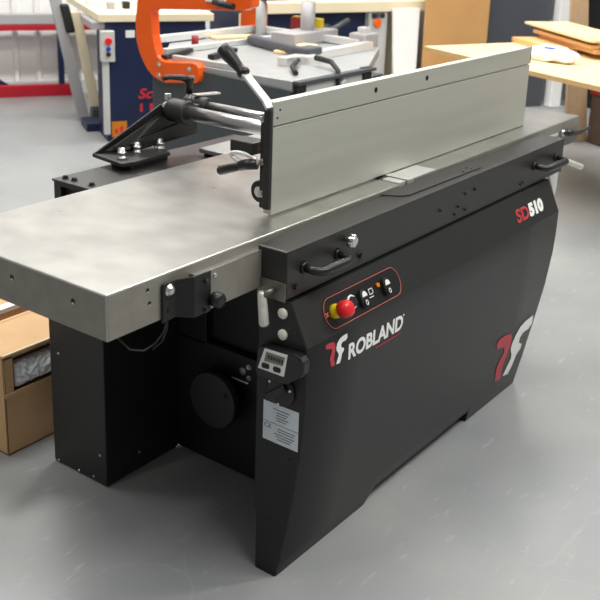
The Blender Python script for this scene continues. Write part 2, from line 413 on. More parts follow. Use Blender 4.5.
def handle(x0, x1, z0, z1, d=.048, r=.0105):
    a = Vector((x0, -.0993, z0)); b = Vector((x1, -.0993, z1)); f = Vector((0, -1, -.05)) * d
    e = (b - a).normalized()
    pts = [a, a + f * .55, a + f * .85 + e * .006, a + f + e * .02]
    n = 8
    for i in range(1, n): pts.append(a + f + e * .02 + (b - a - e * .04) * i / n)
    pts += [b + f - e * .02, b + f * .85 - e * .006, b + f * .55, b]
    rr = [r * .95] * 3 + [r * (1.05 + .25 * math.sin(math.pi * i / n)) for i in range(n + 1)] + [r * .95] * 3
    mb = MB(); mb.tube(pts, rr, 14)
    for q in (a, b): mb.cyl(q, q + Vector((0, -.008, 0)), r * 1.5, r * 1.25, seg=16)
    h = mb.build('carrying_handle', M['plastic'], gd); return h
handle(.528, .668, .842, .838)
handle(1.835, 2.02, .842, .838)
# star knob on guard
mb = MB(); mb.cyl((.700, -.099, .869), (.700, -.115, .869), .007)
for k in range(5):
    a = 2 * math.pi * k / 5; mb.cyl((.700 + .011 * math.cos(a), -.113, .869 + .011 * math.sin(a)), (.700 + .011 * math.cos(a), -.127, .869 + .011 * math.sin(a)), .0065, seg=12)
mb.cyl((.700, -.113, .869), (.700, -.130, .869), .012); mb.build('star_knob', M['zinc'], gd)
# grey end bracket + galvanised lever at both ends of the guard
for xe, sg in ((.464, -1), (2.089, 1)):
    mb = MB(); mb.box((xe, -.098, .7715), (xe + sg * .004, -.014, .818), .001); eb = mb.build('end_bracket', M['galv'], pl)
    y0 = -.064 if sg < 0 else -.05
    mb = MB(); mb.tube([(xe, y0, .796), (xe + sg * .018, y0, .796), (xe + sg * .026, y0 + .004, .793), (xe + sg * .028, y0 + .010, .785)], .0075, 12); mb.build('lever_pivot', M['galv'], eb)
    if sg < 0:
        mb = MB(); mb.tube([(xe - .028, -.049, .795), (xe - .029, -.0495, .789), (xe - .029, -.052, .765), (xe - .029, -.058, .715), (xe - .029, -.0585, .710)], [.008, .0105, .0115, .0125, .009], 14)
    else:
        mb = MB(); mb.tube([(xe + .028, -.04, .785), (xe + .05, -.042, .785), (xe + .13, -.052, .784), (xe + .30, -.06, .726), (xe + .305, -.06, .725)], [.008, .009, .0105, .0125, .008], 14)
    mb.build('locking_lever', M['leverzinc'], eb)
mb = MB(); mb.prism([(2.06, -.06, .775), (2.165, -.06, .775), (2.165, -.06, .70), (2.155, -.06, .655), (2.12, -.06, .70)], (0, .004, 0)); mb.build('corner_tab', M['lightgrey'], pl)
# --- control panel on the tilted top of the shell
tn = Vector((0, -.9, .436)).normalized()                # outward normal of tilted strip
td = (Vector((0, -.108, .772)) - Vector((0, -.160, .667))).normalized()
def S(x, z, o=0.0):                                   # point on shell at (x, z), offset outward
    n = tn if z > .667 else Vector((0, -1, 0))
    return Vector((x, py(z), z)) + n * o
outl = []
xa, xb, za, zb = .565, .915, .677, .746
rad = (zb - za) / 2; zc = (za + zb) / 2; shx = .10
for k in range(13):
    a = math.pi / 2 + math.pi * k / 12; outl.append((xa + rad + math.cos(a) * rad * .9, zc + math.sin(a) * rad))
for k in range(13):
    a = -math.pi / 2 + math.pi * k / 12; outl.append((xb - rad + math.cos(a) * rad * .9, zc + math.sin(a) * rad))
cp = MB().prism([S(x, z, .0004) for x, z in outl], tn * .0012).build('control_panel', M['plastic'], pl)
MB().tube([S(x, z, .0018) for x, z in outl], .0009, 8, True).build('red_outline', M['pinkline'], cp)
def push(x, z, top):
    c = S(x, z, .001)
    mb = MB()
    for k in range(2): pass
    pts = []
    for k in range(9):
        a = math.pi * k / 8; pts.append(c + Vector((math.cos(a) * .014, 0, 0)) + td * (.010 + math.sin(a) * .014))
    for k in range(9):
        a = math.pi + math.pi * k / 8; pts.append(c + Vector((math.cos(a) * .014, 0, 0)) + td * (-.010 + math.sin(a) * .014))
    mb.prism(pts, tn * .012, .002); mb.build('button_housing', M['rubber'], cp)
    pts = [c + tn * .0125 + Vector((math.cos(math.pi * k / 10) * .0105, 0, 0)) + td * (.004 + math.sin(math.pi * k / 10) * .014) for k in range(11)]
    mb = MB(); mb.prism(pts, tn * .003, .0008); mb.build('start_button', M['white'], cp)
    mb = MB(); mb.cyl(c + tn * .0125 - td * .012, c + tn * .0145 - td * .012, .0095); mb.build('stop_button', M['rubber'], cp)
    ring = [c + tn * .015 - td * .012 + Vector((math.cos(2 * math.pi * k / 16) * .0042, 0, 0)) + td * math.sin(2 * math.pi * k / 16) * .006 for k in range(16)]
    mb = MB(); mb.tube(ring, .0012, 6, True); mb.build('zero_symbol', M['white'], cp)
push(.727, .710, 1); push(.836, .710, 1)
mb = MB(); mb.cyl(S(.806, .722, .001), S(.806, .722, .008), .006); mb.build('indicator_light', M['amber'], cp)
# selector switch partly behind the emergency stop
ringp = [S(.683, .714, .004) + Vector((math.cos(2 * math.pi * k / 20) * .016, 0, 0)) + td * math.sin(2 * math.pi * k / 20) * .016 for k in range(20)]
mb = MB(); mb.tube(ringp, .003, 8, True); mb.build('selector_ring', M['white'], cp)
mb = MB(); mb.cyl(S(.683, .714, .001), S(.683, .714, .012), .013); mb.build('selector_switch', M['rubber'], cp)
ec = S(.606, .7135, .001)
mb = MB(); mb.lathe(ec, tn, [(0, .0185), (.010, .0185), (.014, .017), (.024, .0155)], 28); mb.build('emergency_stop_collar', M['yellow'], cp)
mb = MB(); mb.lathe(ec + tn * .022, tn, [(0, .012), (.004, .020), (.012, .0225), (.024, .022), (.031, .019), (.035, .012), (.036, .001)], 28); mb.build('emergency_stop_button', M['estop'], cp)
for dz, sx in ((.0, 1), (.0, -1)):
    mb = MB(); mb.obox(S(.578, .713, .002), (Vector((1, 0, 0)) + td * sx, Vector((1, 0, 0)) - td * sx, tn), (.008, .0015, .0006)); mb.build('cross_mark', M['pinkline'], cp)
for a, b, hw, hh in [(.765, .716, .001, .008), (.773, .722, .007, .001), (.773, .710, .007, .001), (.781, .716, .001, .006), (.770, .703, .010, .001)]:
    mb = MB(); mb.obox(S(a, b, .0022), (Vector((1, 0, 0)), td, tn), (hw, hh, .0004)); mb.build('symbol_line', M['white'], cp)
# --- lettering and logos
WHITE = [(1.8745, .291), (1.8826, .2579), (1.8606, .2411), (1.8158, .2419), (1.7968, .2272), (1.8036, .2031), (1.839, .1867), (1.8362, .1658), (1.8126, .1497), (1.803, .1061), (1.7878, .0805), (1.739, .091), (1.7539, .1258), (1.7687, .1512), (1.7612, .1728), (1.7382, .2001), (1.734, .2262), (1.7467, .2548), (1.7719, .2785), (1.8097, .2891)]
RED = [(1.6014, .2525), (1.5875, .2778), (1.6065, .2909), (1.6466, .2908), (1.6987, .2797), (1.7151, .2581), (1.7220, .2262), (1.7179, .1941), (1.7098, .165), (1.705, .143), (1.7256, .0851), (1.675, .0927), (1.6677, .1112), (1.6492, .1618), (1.6609, .1906), (1.6779, .2112), (1.6685, .2359), (1.6334, .2463)]
def decal(name, poly, material, fx=lambda x: x, fz=lambda z: z, off=.0016):
    mb = MB(); b2 = bmesh.new()
    vs_ = [b2.verts.new((fx(x), 0, fz(z))) for x, z in poly]
    b2.faces.new(vs_); b2.normal_update()
    bmesh.ops.triangulate(b2, faces=b2.faces)
    for zb_ in zs:
        bmesh.ops.bisect_plane(b2, geom=list(b2.verts) + list(b2.edges) + list(b2.faces), plane_co=(0, 0, zb_), plane_no=(0, 0, 1))
    for v in b2.verts: v.co = S(v.co.x, v.co.z, off)
    bmesh.ops.recalc_face_normals(b2, faces=b2.faces)
    mb._merge(b2); return mb.build(name, material, sh)
decal('logo_white_mark', WHITE, M['white']); decal('logo_red_mark', RED, M['redlogo'])
fx = lambda x: .543 + (x - 1.5875) * .322; fz = lambda z: .582 + (z - .0805) * .338
decal('logo_white_mark', WHITE, M['white'], fx, fz); decal('logo_red_mark', RED, M['redlogo'], fx, fz)
text_obj('brand_lettering', 'ROBLAND', lambda u, v: S(.646 + u, .5755 - u * .01 + v, .0012), .262, .045, M['white'], sh, .038)
MB().cyl(S(.910, .613, .0005), S(.910, .613, .0015), .003, seg=12).build('registered_mark', M['white'], sh)
MB().obox(S(.835, .5635, .0012), ((1, 0, 0), Z, (0, -1, 0)), (.062, .0012, .0004)).build('lettering_underline', M['red'], sh)
text_obj('model_letters', 'SD', lambda u, v: S(1.646 + u, .694 + v, .0016), .086, .036, M['red'], sh, .012, .15)
text_obj('letter_outline', 'SD', lambda u, v: S(1.6435 + u, .6925 + v, .001), .091, .039, M['pinkline'], sh, .03, .15)
text_obj('model_number', '510', lambda u, v: S(1.738 + u, .692 + v, .0012), .112, .041, M['white'], sh, .075, .15)
# --- near end panel controls
XN = X0 - .003
def N(y, z, o=0.0): return Vector((XN - o, y, z))
EX = (-1, 0, 0)
for z, y in ((.740, -.088), (.686, -.090)):
    MB().lathe(N(y, z), EX, [(0, .0135), (.004, .0135), (.006, .012), (.0065, .001)], 24).build('indicator_cap', M['ivory'], pl)
# tilted readout
rt = Vector((0, -.93, .03)).normalized(); ru = Vector((0, .05, 1)).normalized()
ax_r = Vector((0, -1, .02)).normalized(); ax_u = Vector((-.22, .17, 1)).normalized(); ax_n = ax_r.cross(ax_u).normalized()
if ax_n.x > 0: ax_n = -ax_n
def ND(y, z, o=0.0): return N(y - .016, z + .004, o)
bp = [(-.016, .633), (-.022, .645), (-.038, .650), (-.125, .655), (-.145, .652), (-.156, .640), (-.155, .612), (-.147, .600), (-.108, .570), (-.095, .567), (-.020, .564), (-.012, .572)]
rd = MB().prism([ND(y, z) for y, z in bp], (-.026, 0, 0), .004).build('digital_readout', M['plastic'], pl)
fp = [(-.040, .645), (-.109, .648), (-.100, .589), (-.021, .588)]
MB().prism([ND(y, z, .0262) for y, z in fp], (-.0012, 0, 0)).build('readout_face', M['white'], rd)
MB().prism([ND(y, z, .0275) for y, z in [(-.046, .638), (-.102, .640), (-.096, .616), (-.040, .613)]], (-.0008, 0, 0)).build('readout_screen', M['lcd'], rd)
for k in range(6):
    y = -.052 - .0082 * k
    MB().prism([ND(y, .632, .0284), ND(y - .005, .632, .0284), ND(y - .0045, .622, .0284), ND(y + .0005, .622, .0284)], (-.0005, 0, 0)).build('screen_digit', M['ink'], rd)
for (y, z) in ((-.045, .601), (-.080, .602)):
    MB().prism([ND(y + .012, z, .0275), ND(y + .009, z + .006, .0275), ND(y - .009, z + .007, .0275), ND(y - .012, z + .001, .0275), ND(y - .009, z - .006, .0275), ND(y + .009, z - .007, .0275)], (-.003, 0, 0), .001).build('readout_button', M['rubber'], rd)
bolt(ND(-.138, .643, .025), EX, .004, .003, M['screw'], rd, 'screw', False)
# rotary knob
kc = N(-.090, .540)
mb = MB(); mb.lathe(kc, EX, [(0, .042), (.006, .042), (.010, .036), (.012, .033)], 30); rk = mb.build('rotary_knob', M['plastic'], pl)
mb = MB(); mb.obox(kc + Vector((-.02, 0, 0)), ((0, -.8, .6), (0, .6, .8), (1, 0, 0)), (.034, .010, .010), .004); mb.build('knob_grip', M['plastic'], rk)
for y, z in ((-.062, .558), (-.124, .552), (-.090, .506)):
    MB().cyl(N(y, z, .011), N(y, z, .0135), .0035, seg=10).build('knob_mark', M['white'], rk)
lb = MB().prism([N(-.036, .496), N(-.145, .496), N(-.145, .389), N(-.036, .389)], (-.0008, 0, 0)).build('rating_label', M['label'], pl)
for i, (z, a, b) in enumerate([(.482, .03, .08), (.474, .04, .075), (.467, .04, .07), (.460, .04, .078), (.4535, .042, .07), (.4415, .0, .108), (.431, .045, .10), (.424, .045, .095), (.416, .035, .098), (.409, .04, .09), (.402, .045, .085)]):
    h = .0016 if i != 5 else .0009
    mb = MB(); mb.prism([N(-.037 - a, z, .0009), N(-.037 - b, z, .0009), N(-.037 - b, z - h, .0009), N(-.037 - a, z - h, .0009)], (-.0004, 0, 0)); mb.build('printed_line', M['ink'], lb)
text_obj('ce_mark', 'CE', lambda u, v: N(-.040 - u, .424 + v, .001), .022, .012, M['ink'], lb, .0)
for y, z in [(-.047, .372), (-.117, .358), (-.06, .165), (-.07, .77), (-.125, .70)]:
    MB().cyl(N(y, z), N(y, z, .002), .0035, seg=10).build('screw', M['screw'], pl)
# --- hand wheel and height controls on the body end
hc = Vector((.772, .352, .255))
mb = MB(); mb.lathe(hc + Vector((-.062, 0, 0)), (1, 0, 0), [(0, .084), (.004, .089), (.02, .089), (.026, .086), (.028, .02), (.062, .018)], 40)
hw = mb.build('handwheel', M['guardblack'], pl)
MB().cyl(hc + Vector((-.0625, 0, 0)), hc + Vector((-.0635, 0, 0)), .006).build('hub_screw', M['screw'], hw)
MB().cyl(hc + Vector((-.0622, -.055, .035)), hc + Vector((-.0632, -.055, .035)), .008).build('crank_hole', M['hole'], hw)
for y, z, r in [(.262, .370, .006), (.285, .350, .009), (.262, .335, .007), (.295, .30, .006), (.275, .27, .006), (.262, .285, .004)]:
    bolt((.772, y, z), EX, r, .006, M['zinc'] if z > .33 else M['screw'], body, 'screw')
MB().box((.768, .262, .317), (.772, .325, .320)).build('scale_mark', M['white'], body)
mb = MB(); mb.tube([(.772, .285, .275), (.745, .285, .275), (.735, .288, .268), (.735, .30, .25)], .006, 10); mb.build('lock_lever', M['plastic'], body)
for (x, y) in [(.76, -.02)]:
    pass
# --- stop bracket on the infeed table front
mb = MB()
pr_ = [(.150, -.004), (.186, -.004), (.215, -.034), (.268, -.034)]
b2 = bmesh.new()
top = [.886, .886, .893, .893]; bot = [.796, .800, .797, .797]
F = [b2.verts.new((x, y, t)) for (x, y), t in zip(pr_, top)]; G = [b2.verts.new((x, y, b)) for (x, y), b in zip(pr_, bot)]
F2 = [b2.verts.new((x + .001, y - .005, t)) for (x, y), t in zip(pr_, top)]; G2 = [b2.verts.new((x + .001, y - .005, b)) for (x, y), b in zip(pr_, bot)]
for i in range(3):
    b2.faces.new((F[i], F[i + 1], G[i + 1], G[i])); b2.faces.new((F2[i], G2[i], G2[i + 1], F2[i + 1]))
    b2.faces.new((F[i], F2[i], F2[i + 1], F[i + 1])); b2.faces.new((G[i], G[i + 1], G2[i + 1], G2[i]))
b2.faces.new((F[0], G[0], G2[0], F2[0])); b2.faces.new((F[3], F2[3], G2[3], G[3]))
bmesh.ops.recalc_face_normals(b2, faces=b2.faces); mb._merge(b2, .002)
br = mb.build('stop_bracket', M['black2'], pl)
mb = MB(); mb.lathe((.170, -.009, .868), FY, [(0, .014), (.002, .0135), (.003, .010), (.008, .0095), (.010, .006), (.010, .001)], 20); mb.build('bracket_bolt', M['zinc'], br)
MB().cyl((.168, -.0095, .822), (.168, -.0102, .822), .0055, seg=16).build('bracket_hole', M['hole'], br)
for z in (.872, .806):
    bolt((.252, -.0385, z), FY, .006, .007, M['screw'], br, 'screw', False)
mb = MB()
mb.lathe((.274, -.036, .825), FY, [(0, .008), (.006, .008), (.007, .018), (.012, .0185), (.026, .0185), (.030, .016), (.0305, .004)], 7); mb.build('clamp_knob', M['plastic'], br)
bolt((.300, -.022, .868), FY, .004, .003, M['zinc'], br, 'screw', False)
mb = MB(); mb.tube([(.165, -.005, .80), (.16, .0, .77), (.145, .012, .745), (.12, .02, .735), (.09, .03, .745), (.07, .045, .775), (.065, .05, .80)], .0022, 8); mb.build('cable', M['rubber'], pl)
mb = MB(); mb.tube([(.166, -.005, .80), (.168, -.002, .775), (.160, .004, .748), (.14, .014, .732)], .0022, 8); mb.build('cable', M['rubber'], pl)
# --- outfeed end lever
mb = MB(); mb.tube([(2.30, .0, .868), (2.30, -.012, .868), (2.31, -.02, .866)], .010, 12)
mb.tube([(2.305, -.018, .867), (2.34, -.02, .862), (2.39, -.02, .852), (2.46, -.02, .848), (2.545, -.02, .853)], [.010, .014, .011, .007, .005], 12); ll = mb.build('table_lock_lever', M['plastic'], pl)
MB().cyl((2.295, -.002, .868), (2.295, -.016, .868), .013).build('lever_boss', M['zinc'], ll)
MB().box((2.14, -.006, .862), (2.26, -.0015, .874), .001).build('lock_slot', M['alu_bright'], pl)
# --- fence
FX0, FX1, FYy, FZ = .624, 2.124, .0785, .9105
fn = MB().box((FX0, FYy, FZ), (FX1, FYy + .026, 1.1355), .0012).box((FX0, FYy + .009, 1.130), (FX1, FYy + .024, 1.145)).box((FX0, FYy, 1.139), (FX1, FYy + .026, 1.2), .0025).build('fence', M['alu'], pl)
for x, z in ((.650, 1.177), (1.086, 1.172), (1.372, 1.173), (.640, 1.158)):
    MB().cyl((x, FYy, z), (x, FYy - .0008, z), .008 if x > 1 else .003, seg=18).build('bolt_hole', M['hole'], fn)
MB().box((FX1, FYy, 1.14), (FX1 + .004, FYy + .026, 1.2)).build('end_cap', M['rubber'], fn)
mb = MB(); mb.box((.613, .080, .925), (.624, .100, 1.180), .002); mb.box((.618, .098, .925), (.632, .114, 1.166), .002); fp_ = mb.build('fence_end_plate', M['cast'], pl)
for y, z in ((.107, 1.155), (.107, 1.045), (.107, .962)):
    bolt((.618, y, z), EX, .007, .007, M['zinc'], fp_)
mb = MB(); mb.lathe((.640, .120, .963), EX, [(0, .025), (.003, .029), (.012, .029), (.016, .025), (.016, .012), (.010, .011)], 28); mb.build('support_roller', M['rubber'], fp_)
MB().cyl((.628, .120, .963), (.623, .120, .963), .014).build('roller_hub', M['alu_bright'], fp_)
# tilt lock: light fork lever, black grip, black block
mb = MB(); mb.box((.602, .125, 1.060), (.66, .20, 1.092), .004); mb.build('pivot_block', M['cast'], fp_)
ringp = [Vector((.600 - .010 * math.cos(t), .150 + .034 * math.cos(t) , 1.050 + .012 * math.sin(t) + .006 * math.cos(t))) for t in [2 * math.pi * k / 20 for k in range(20)]]
mb = MB(); mb.tube(ringp, .0055, 10, True); mb.build('fork_lever', M['alu_bright'], fp_)
mb = MB(); mb.tube([(.610, .115, 1.040), (.600, .140, 1.036), (.598, .160, 1.030)], .014, 14); mb.tube([(.600, .150, 1.032), (.600, .185, 1.020), (.600, .228, 1.004), (.600, .233, 1.002)], [.009, .012, .0125, .009], 14); mb.build('lock_grip', M['plastic'], fp_)
# tilt lever with black grip rising from fence end
mb = MB(); mb.bar([(.613, .082, 1.186), (.613, .094, 1.203), (.613, .165, 1.262)], .014, .0035, (1, 0, 0), .001); tl = mb.build('tilt_lever', M['alu_bright'], pl)
d = (Vector((.613, .245, 1.322)) - Vector((.613, .162, 1.258))).normalized()
mb = MB(); mb.lathe((.613, .160, 1.256), d, [(0, .011), (.004, .016), (.012, .017), (.02, .013), (.03, .013), (.07, .018), (.085, .0195), (.096, .017), (.100, .008)], 20); mb.build('lever_grip', M['plastic'], tl)
# rods and rear bracket
for (x, z, r) in ((.985, 1.026, .0225), (1.075, 1.032, .0185)):
    MB().cyl((x, .10, z), (x, .80, z), r, seg=28).build('guide_rod', M['steel'], pl)
mb = MB(); mb.cyl((.985, .70, 1.026), (.985, .775, 1.026), .038, seg=28, bev=.004); mb.cyl((1.075, .70, 1.032), (1.075, .79, 1.032), .030, seg=28, bev=.004)
mb.box((.985, .71, .995), (1.075, .80, 1.045), .006)
fb = mb.build('fence_bracket', M['cast'], pl)
# arm: tilted channel with two flanges
A = Vector((.752, .885, .905)); B = Vector((.958, .80, 1.045)); A2 = Vector((.80, .745, .905)); B2 = Vector((.985, .705, 1.02))
mb = MB()
mb.prism([A, B, B + Vector((.02, 0, -.04)), Vector((.90, .86, .905))], (0, -.008, 0), .002)
A2 = Vector((.845, .815, .932)); B2 = Vector((1.10, .77, .992))
mb.prism([A2, B2, B2 + Vector((.0, 0, -.06)), Vector((.88, .812, .905))], (0, .010, 0), .002)
mb.prism([A + Vector((.03, -.01, .002)), B + Vector((.0, -.01, -.035)), B2 + Vector((.0, .01, -.02)), A2 + Vector((.0, .01, -.02))], Vector((.006, 0, -.008)), .001)
mb.prism([Vector((.80, .85, .925)), Vector((.985, .80, 1.028)), Vector((.99, .795, 1.012)), Vector((.81, .845, .908))], (0, -.008, 0), .001)
mb.build('bracket_arm', M['cast'], fb)
mb = MB(); mb.prism([(.752, .889, .893), (.728, .733, .893), (.765, .722, .893), (.93, .728, .893), (.96, .80, .893), (.90, .87, .893)], (0, 0, .012), .002); mb.build('bracket_base', M['cast'], fb)
mb = MB(); mb.box((.775, .74, .877), (.93, .83, .894)); mb.build('bracket_spacer', M['cast'], fb)
for x, y in ((.775, .781), (.86, .803), (.945, .787)):
    mb = MB(); mb.lathe((x, y, .905), Z, [(0, .015), (.003, .015), (.0035, .011), (.014, .011), (.016, .0145), (.019, .0145), (.020, .0105), (.031, .010), (.032, .002)], 8); mb.build('hex_bolt', M['zinc'], fb)
MB().obox((.985, .79, 1.066), ((1, 0, 0), (0, 1, 0), Z), (.008, .008, .010), .002).build('set_screw', M['zinc'], fb)
mb = MB(); mb.cyl((1.04, .75, 1.04), (1.04, .75, 1.082), .008); mb.build('clamp_stud', M['steel'], fb)
mb = MB(); mb.lathe((1.04, .75, 1.076), Z, [(0, .013), (.03, .013), (.045, .016), (.052, .014), (.056, .004)], 18)
mb.tube([(1.04, .75, 1.118), (1.01, .76, 1.128), (.97, .772, 1.132), (.95, .778, 1.127)], [.013, .010, .008, .007], 12); mb.build('clamp_lever', M['plastic'], fb)
mb = MB(); mb.bar([(1.06, .745, 1.068), (1.15, .725, 1.066)], .012, .003, (0, 1, 0)); mb.build('clamp_plate', M['steel'], fb)
# rear rail and hood
mb = MB(); mb.box((.547, .668, .870), (1.36, .832, .876), .001); mb.box((.552, .80, .80), (1.36, .829, .871)); mb.box((.62, .672, .80), (1.36, .70, .871)); mb.box((.57, .69, .80), (1.36, .82, .868)); mb.box((.552, .676, .858), (.57, .80, .870))
rl = mb.build('rear_rail', M['guardblack'], pl)
for p in ((.575, .805), (.578, .770), (.578, .695)):
    bolt((p[0], p[1], .876), Z, .008, .009, M['rubber'], rl)
MB().box((1.046, .605, .886), (1.95, .714, .901), .003).build('rear_hood', M['hoodmetal'], pl)
MB().box((1.055, .604, .70), (1.94, .70, .887), .003).build('hood_side', M['black2'], pl)
mb = MB(); mb.box((.70, .60, .60), (.90, .70, .80)); mb.build('rail_support', M['black2'], pl)
# ------------------------------------------------------------------ cardboard boxes
def carton(name, loc, sx, sy, h, rz, label, torn=False):
    t = thing(name, loc, label, 'cardboard box', None, rz)
    mt = Matrix.Translation(Vector(loc)) @ Matrix.Rotation(rz, 4, 'Z')
    T = .006
    mb = MB()
    if torn:
        mb.box((0, 0, 0), (sx, T, h * .625), .002)
        mb.box((0, 0, h * .625), (.035, T, h), .001); mb.box((0, 0, h * .965), (sx, T, h), .001)
        mb.box((.0, -.005, h * .59), (sx, 0, h * .63), .002)
    else:
        mb.box((0, 0, 0), (sx, T, h), .002)
    mb.box((0, 0, 0), (T, sy, h), .002); mb.box((sx - T, 0, 0), (sx, sy, h), .002); mb.box((0, sy - T, 0), (sx, sy, h), .002); mb.box((0, 0, 0), (sx, sy, T))
    mb.build('carton_walls', M['cardboard'], t, mt)
    mb = MB(); mb.box((-.002, -.003, h - .004), (sx / 2 if False else sx + .002, sy * .93, h + .004), .001); mb.box((-.002, sy * .93 + .002, h - .004), (sx + .002, sy + .003, h + .004), .001)
    mb.build('top_flaps', M['cardboard'], t, mt)
    return t, mt
c1, mt = carton('cardboard_box', (.393, .905, 0), .52, .22, .335, 0, 'brown cardboard box with a torn front showing plastic, beside the black motor housing', True)
mb = MB(); mb.box((.0, -.004, .333), (.52, .006, .3405), .001); mb.build('cut_edge', M['cardcut'], c1, mt)
c2, mt2 = carton('cardboard_box', (.15, 1.20, 0), .75, .30, .335, 0, 'intact brown cardboard box with white taped top edge, standing behind the torn box')
mb = MB(); mb.box((0, -.006, .325), (.75, .03, .341), .001); mb.build('white_tape', M['whiteboard'], c2, mt2)
# crumpled plastic in the torn box
def crumple(name, lo, hi, nx, nz, amp, axis_y, material, label, cat):
    b2 = bmesh.new(); g = []
    for i in range(nx + 1):
        r_ = []
        for k in range(nz + 1):
            a = i / nx; c = k / nz; e = math.sin(math.pi * a) * math.sin(math.pi * c)
            for sgn in (0,): pass
            r_.append((lo[0] + (hi[0] - lo[0]) * a, lo[2] + (hi[2] - lo[2]) * c, e))
        g.append(r_)
    F, B = [], []
    for r_ in g:
        F.append([b2.verts.new((x, axis_y - e ** .5 * amp + random.uniform(-.006, .006) * (e > .01), z + random.uniform(-.004, .004))) for x, z, e in r_])
        B.append([b2.verts.new((x, axis_y + .02 + e * .03, z)) for x, z, e in r_])
    for i in range(nx):
        for k in range(nz):
            b2.faces.new((F[i][k], F[i + 1][k], F[i + 1][k + 1], F[i][k + 1])); b2.faces.new((B[i][k], B[i][k + 1], B[i + 1][k + 1], B[i + 1][k]))
    for i in range(nx):
        b2.faces.new((F[i][0], B[i][0], B[i + 1][0], F[i + 1][0])); b2.faces.new((F[i][nz], F[i + 1][nz], B[i + 1][nz], B[i][nz]))
    for k in range(nz):
        b2.faces.new((F[0][k], F[0][k + 1], B[0][k + 1], B[0][k])); b2.faces.new((F[nx][k], B[nx][k], B[nx][k + 1], F[nx][k + 1]))
    bmesh.ops.recalc_face_normals(b2, faces=b2.faces)
    mb = MB(); mb._merge(b2); o = mb.build(name, material); return tag(o, label, cat)
crumple('plastic_wrap', (.440, 0, .218), (.70, 0, .295), 26, 10, .022, .915, M['plasticbag'], 'crumpled clear plastic wrap poking out of the torn cardboard box', 'plastic wrap')
# ------------------------------------------------------------------ pallet rack at back wall
RP = Vector((3.86, 5.585, 0))
rk_ = thing('storage_rack', RP, 'low red beam storage rack with navy upright before the white ribbed wall', 'rack')
def rb(name, s0, s1, z0, z1, d0, d1, m, bev=.004):
    c = RP + U * (s0 + s1) / 2 + V * (d0 + d1) / 2 + Z * (z0 + z1) / 2
    return MB().obox(c, (U, V, Z), ((s1 - s0) / 2, (d1 - d0) / 2, (z1 - z0) / 2), bev).build(name, m, rk_)
rb('lower_beam', -2.2, .62, 0, .10, 0, .06, M['redpaint'])
rb('upper_beam', -2.2, 1.2, .565, .612, 0, .05, M['redpaint'])
rb('deck', -2.2, 1.2, .617, .70, .0, .12, M['greydeck'])
rb('upright', .497, .545, 0, .82, .002, .05, M['navy'])
c_ = RP - U * .08 + V * .09 + Z * .16
MB().obox(c_, (U * .85 - Z * .55, V, U * .55 + Z * .85), (.22, .015, .035)).build('brace', M['navy'], rk_)
# ------------------------------------------------------------------ navy panel saw
NP = Vector((3.39, 3.78, 0))
ns = thing('panel_saw', NP, 'navy blue panel saw with cream table top and small control box on its corner', 'woodworking machine')
def nb(name, s0, s1, z0, z1, d0, d1, m, bev=.005, parent=None):
    c = NP + U * (s0 + s1) / 2 + V * (d0 + d1) / 2 + Z * (z0 + z1) / 2
    return MB().obox(c, (U, V, Z), ((s1 - s0) / 2, (d1 - d0) / 2, (z1 - z0) / 2), bev).build(name, m, parent or ns)
nbody = nb('saw_body', .03, .75, .0, .845, .012, .34, M['navy'])
nb('saw_back_body', .30, .75, .0, .845, .34, 1.15, M['navy'])
nb('saw_table', -.02, .80, .846, .90, -.02, 1.40, M['cream'])
cbx = nb('control_box', -.012, .083, .578, .79, -.055, .005, M['lightgrey'])
f_ = -V
for (s, z, r, m, n) in ((.038, .722, .024, M['estop'], 'stop_button'), (.036, .67, .015, M['blue'], 'reset_button'), (.036, .632, .016, M['rubber'], 'start_button')):
    p = NP + U * s + V * -.055 + Z * z; MB().cyl(p, p + f_ * .018, r, seg=16, bev=.003).build(n, m, cbx)
nb('box_post', .0, .045, .06, .58, -.03, .0, M['lightgrey'])
nb('base_step', -.06, .30, .0, .06, .345, .60, M['navy'])
lb2 = nb('yellow_sticker', .061, .168, .03, .144, .006, .0125, M['amber'], 0)
for k, (a, b) in enumerate(((.08, .11), (.118, .145))): nb('sticker_mark', a, a + .022, .06, .09 + .02 * k, .004, .0062, M['estop'], 0, lb2)
nb('white_tag', .17, .235, .735, .785, .002, .0125, M['whiteboard'], .002)
def nt(name, txt, s, z, wd, h, m):
    text_obj(name, txt, lambda u, v: NP + U * (s + u) + Z * (z + v) + V * .0095, wd, h, m, ns, .03, .3)
nt('red_lettering', 'Sco', .25, .30, .16, .075, M['red'])
for a_, b_ in ((.265, .30), (.335, .375)): nb('red_stroke', a_, b_ - .015, .205, .265, .009, .0125, M['red'], 0)
nb('table_rail', -.0, .78, .90, .94, .55, .60, M['alu_bright'])
nb('side_arm', -.06, .05, .79, .842, .02, .45, M['greydeck'])
for k, (s, d) in enumerate(((.10, .25), (.22, .30), (.33, .28))):
    nb('table_clamp', s, s + .05, .90, .95, d, d + .06, M['rubber'] if k % 2 else M['greydeck'])
